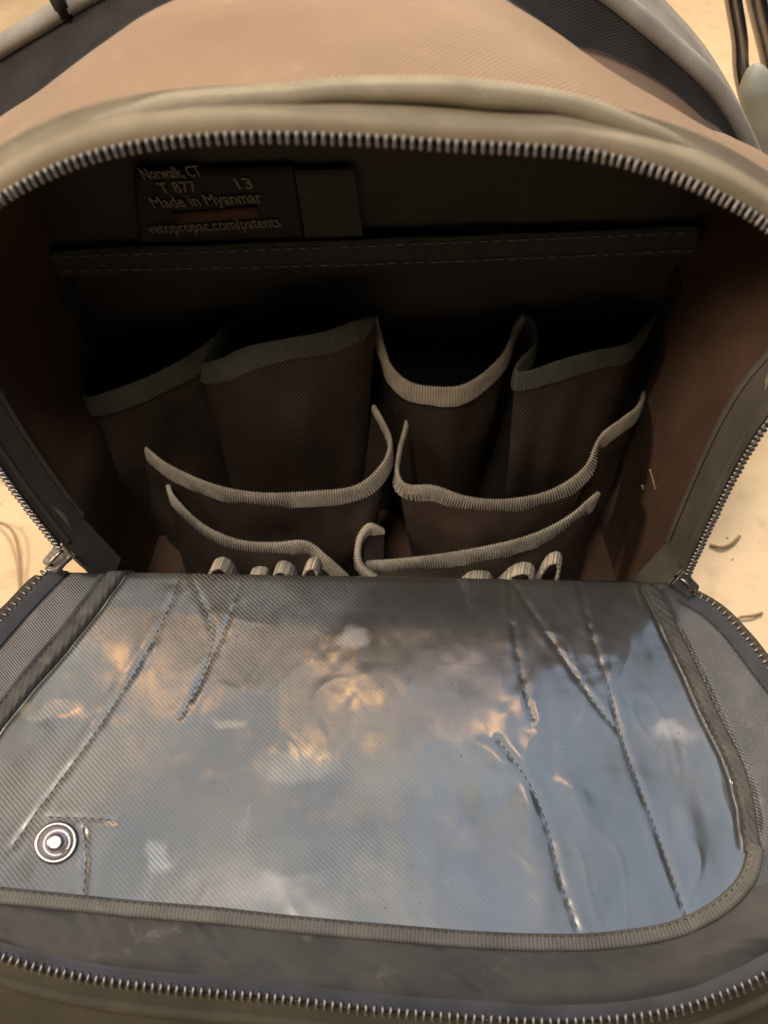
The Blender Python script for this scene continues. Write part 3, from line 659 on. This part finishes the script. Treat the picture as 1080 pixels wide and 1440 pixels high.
# front row
pocket([(236, 682, .074), (245, 700, .056), (285, 738, .042), (335, 760, .034), (385, 764, .031), (430, 762, .029), (462, 785, .025), (492, 812, .022)], hgt=.0090, shrink=.95, seed=17, ybot=.030)
pocket([(540, 745, .050), (520, 738, .046), (505, 758, .038), (506, 790, .030), (530, 812, .024)], hgt=.0060, shrink=.9, seed=19, ybot=.028, th=.0018)
pocket([(515, 790, .034), (560, 787, .030), (620, 780, .028), (690, 768, .029), (750, 752, .033), (795, 730, .040), (828, 704, .048), (842, 692, .066)], hgt=.0112, shrink=.95, seed=20, ybot=.032)
# elastic tool loops in front, just over the hinge
def loop(x0, x1, ytop, Y, skew=0):
    a = at_y(x0, 822, Y); b = at_y(x1, 822, Y); c = at_y((x0+x1)/2+skew, ytop+11, Y-.004)
    P = spline([a, a.lerp(c, .7)+Vector((-.0022, 0, .001)), c, b.lerp(c, .7)+Vector((.0022, 0, .001)), b], 40)
    n = int(length(P)/.0011*4); P = spline(P[::2], n); ph = np.sin(np.arange(n)/4*2*math.pi)*.0003
    T = np.gradient(P, axis=0); T /= np.linalg.norm(T, axis=1)[:, None]; W = np.array((.25, 1, .1)); W = W/np.linalg.norm(W)
    Nn = np.cross(T, W); Nn /= np.linalg.norm(Nn, axis=1)[:, None]
    rows = []
    for s, tt in ((-1, -1), (0, -1.1), (1, -1), (1.05, 0), (1, 1), (0, 1.1), (-1, 1), (-1.05, 0)):
        rows.append(P+W*.0036*s+Nn*(tt*.0006+np.sign(tt)*ph)[:, None])
    G = np.array(rows); return link('elastic_loop', grid_mesh('elastic_loop', G, np.stack(np.meshgrid(np.linspace(0, length(P), n), np.linspace(0, .01, 8)), 2), close_u=True), M['binding'], bag)
for a in ((294, 334, 781, .014, -4), (350, 374, 794, .013, 3), (392, 418, 786, .012, -9), (428, 447, 781, .013, 3), (648, 690, 800, .014, 4), (700, 750, 788, .013, 12), (752, 780, 773, .014, 15)):
    loop(*a)

# ------------------------------------------------------------------ back wall band, strip, label
def wall_patch(name, pix, m, parent, Y, n=40, mrow=8, amp=.0006):
    """pix: four corners (tl, tr, br, bl)"""
    tl, tr, br, bl = [np.array(at_y(a, b, Y)) for a, b in pix]
    s = np.linspace(0, 1, n)[None, :, None]; t = np.linspace(0, 1, mrow)[:, None, None]
    G = (tl*(1-s)+tr*s)*(1-t)+(bl*(1-s)+br*s)*t
    G[:, :, 1] += vnoise(G[:, :, 0]*40, G[:, :, 2]*30, 2)*amp*2
    o = link(name, grid_mesh(name, G, np.stack([G[:, :, 0], G[:, :, 2]], 2)), m, parent)
    sd = o.modifiers.new('Solidify', 'SOLIDIFY'); sd.thickness = .0012; sd.offset = 0; return o
wall_patch('webbing_band', [(62, 352), (985, 318), (985, 358), (62, 388)], M['velcro'], bag, .1165, n=120, amp=.0012)
wall_patch('loop_strip', [(414, 238), (498, 236), (512, 338), (430, 340)], M['velcro'], bag, .1185)
lab = wall_patch('label', [(188, 240), (412, 232), (428, 338), (196, 346)], M['label'], bag, .1190, amp=.0003)
stitch_set('webbing_stitching', [spline([at_y(70, 362, .1150), at_y(540, 345, .1150), at_y(978, 327, .1150)], 60), spline([at_y(70, 381, .1150), at_y(540, 371, .1150), at_y(978, 352, .1150)], 60)], M['thread'], bag, L_=.0045, gap=.0022, r=.0004)
wall_patch('label_patch', [(243, 299), (360, 290), (366, 305), (252, 314)], M['label_patch'], lab, .1180, n=6, mrow=3, amp=0)
def text(body, px, py, size, slant, mat_, wid=1.0, name='lettering'):
    cu = bpy.data.curves.new('tmp', 'FONT'); cu.body = body; cu.size = size; cu.extrude = .0001; cu.resolution_u = 2; cu.offset = .00012
    t = bpy.data.objects.new('tmp', cu); C.objects.link(t); bpy.context.view_layer.update()
    me = bpy.data.meshes.new_from_object(t.evaluated_get(bpy.context.evaluated_depsgraph_get())); bpy.data.objects.remove(t)
    xs = [v.co.x for v in me.vertices]; sc = wid/(max(xs)-min(xs))
    for v in me.vertices: v.co.x = (v.co.x-min(xs))*sc
    
    for v in me.vertices: v.co.x -= v.co.y*.35
    me.name = name; o = link(name, me, mat_, lab, smooth=False)
    o.location = at_y(px, py, .1172); o.rotation_euler = (R(90), R(slant), 0); return o
wpx = lambda a, b: (at_y(b, 290, .117)-at_y(a, 290, .117)).x
text('Norwalk, CT', 203, 252, .0078, -3, M['print'], wpx(203, 285))
text('T 877', 228, 272, .0078, -3, M['print'], wpx(228, 280))
text('13', 336, 266, .0078, -3, M['print'], wpx(338, 360))
text('Made in Myanmar', 218, 293, .0084, -3.5, M['print'], wpx(218, 373))
text('vetopropac.com/patents', 211, 329, .0084, -3.5, M['print'], wpx(211, 403))

# ------------------------------------------------------------------ zipper sliders at both ends of the hinge
def slider(loc, rot):
    bm = bmesh.new()
    def bx(c, s, tap=1):
        r = bmesh.ops.create_cube(bm, size=1); vs = r['verts']
        for v in vs:
            if v.co.y > 0: v.co.x *= tap
        bmesh.ops.scale(bm, vec=s, verts=vs); bmesh.ops.translate(bm, vec=c, verts=vs)
    bx((0, 0, .0024), (.0075, .012, .0012), 1.35); bx((0, 0, -.0024), (.0075, .012, .0012), 1.35)
    bx((0, .0045, 0), (.0022, .003, .0050))
    for sx in (-1, 1): bx((sx*.0040, -.0012, .0014), (.0009, .0085, .0026)); bx((sx*.0040, -.0012, -.0014), (.0009, .0085, .0022))
    bmesh.ops.bevel(bm, geom=bm.edges[:], offset=.0003, segments=2, affect='EDGES')
    me = bpy.data.meshes.new('zipper_slider'); bm.to_mesh(me); bm.free()
    o = link('zipper_slider', me, M['slider'], bag, smooth=False); o.location = loc; o.rotation_euler = rot
    P = spline([(0, -.004, .0028), (0, -.0035, .0052), (0, .001, .0058), (0, .0045, .0048), (0, .005, .0028)], 20)
    tube('bridge', P, .0009, M['slider'], o, k=8)
    return o
s1 = slider(at_y(82, 785, -.003), (R(35), R(25), R(-35))); s2 = slider(at_y(962, 822, -.003), (R(35), R(-25), R(40)))
# pull ring on the left slider
tube('pull_wire', spline([at_y(86, 764, -.008), at_y(96, 776, -.009), at_y(112, 792, -.010), at_y(122, 800, -.008)], 20), .0008, M['slider'], s1, k=8).matrix_parent_inverse = Matrix.Identity(4)
for o in (s1,):
    bpy.context.view_layer.update()
    for c in o.children:
        if c.name.startswith('pull_wire'): c.matrix_parent_inverse = o.matrix_world.inverted()

# loose threads on the right side wall
for i, (pts, r) in enumerate((([(914, 660, .062), (922, 690, .060), (927, 730, .055), (929, 760, .050)], .00035), ([(903, 682, .075), (911, 715, .070), (914, 760, .062), (914, 795, .055)], .0006))):
    o = tube('loose_thread', spline([at_y(*p) for p in pts], 30), r, M['binding'], None, k=6)
    o['label'] = ('fine pale thread', 'thicker grey thread')[i] + (' hanging in front of the brown right side lining', ' hanging beside the right side lining, nearer the pockets')[i]; o['category'] = 'thread'

# ------------------------------------------------------------------ small things on the floor
M['hair'] = cloth('dark_fibre', (.22, .15, .08), (.30, .21, .12), .6, noise_scale=200)
def fibre(pts, r, label, cat='fibre'):
    P = [at_z(a, b, GZ+.0012+h) for a, b, h in pts]; o = tube('fibre', spline(P, 40), r, M['hair'], None, k=6); o['label'] = label; o['category'] = cat
fibre([(-20, 738, 0), (0, 735, .002), (18, 748, .004), (27, 780, .003), (29, 820, .001), (30, 870, 0), (29, 900, 0)], .0009, 'long curved brown fibre on the beige floor left of the bag')
fibre([(998, 766, 0), (1015, 770, .001), (1030, 764, .001), (1040, 754, 0)], .0011, 'short curled fibre on the beige floor right of the opening')
fibre([(1030, 876, 0), (1042, 868, .001), (1058, 866, .001), (1072, 862, 0)], .0009, 'small fibre on the floor just right of the flap corner')

V = []; Fc = []
for i in range(900):
    x = random.choice((-1, 1))*random.uniform(.15, .55); y = random.uniform(-.15, .6); rr = random.uniform(.0003, .0011); k0 = len(V)
    for d in ((1, 0, 0), (-1, 0, 0), (0, 1, 0), (0, -1, 0), (0, 0, .8), (0, 0, -.3)): V.append(np.array((x, y, GZ+.0002))+np.array(d)*rr*random.uniform(.6, 1.5))
    Fc += [(k0+a, k0+b, k0+c) for a in (0, 1) for b in (2, 3) for c in (4, 5)]
link('grit', mesh('grit', V, Fc), M['hair'], None, kind='stuff', label='fine brown grit scattered on the beige floor')
# ------------------------------------------------------------------ metal frame behind the right shoulder
st = bpy.data.objects.new('metal_stand', None); C.objects.link(st); st.location = (0.30, .32, GZ); st['label'] = 'dark chromed stand with a grey padded grip behind the right shoulder of the bag'; st['category'] = 'stand'
def stp(a, b, Y): return at_y(a, b, Y)-st.location
M['grip'] = cloth('grey_green_grip', (.24, .25, .21), (.32, .33, .28), .45, noise_scale=60)
tube('pole', spline([stp(1022, -60, .25), stp(1031, 0, .25), stp(1040, 55, .25), stp(1043, 105, .25), stp(1062, 200, .245), stp(1085, 420, .24)], 40), .0045, M['chrome'], st, k=16)
tube('pole', spline([stp(1050, -60, .27), stp(1068, 20, .27), stp(1084, 90, .27), stp(1100, 200, .27), stp(1130, 420, .27)], 40), .0055, M['chrome'], st, k=16)
gp = spline([stp(1062, 88, .235), stp(1063, 110, .235), stp(1068, 150, .235), stp(1080, 220, .235), stp(1110, 330, .235)], 40)
tube('grip', gp, .0095*np.clip(np.sqrt(np.linspace(0, 1, 40)*9), .05, 1), M['grip'], st, k=18)
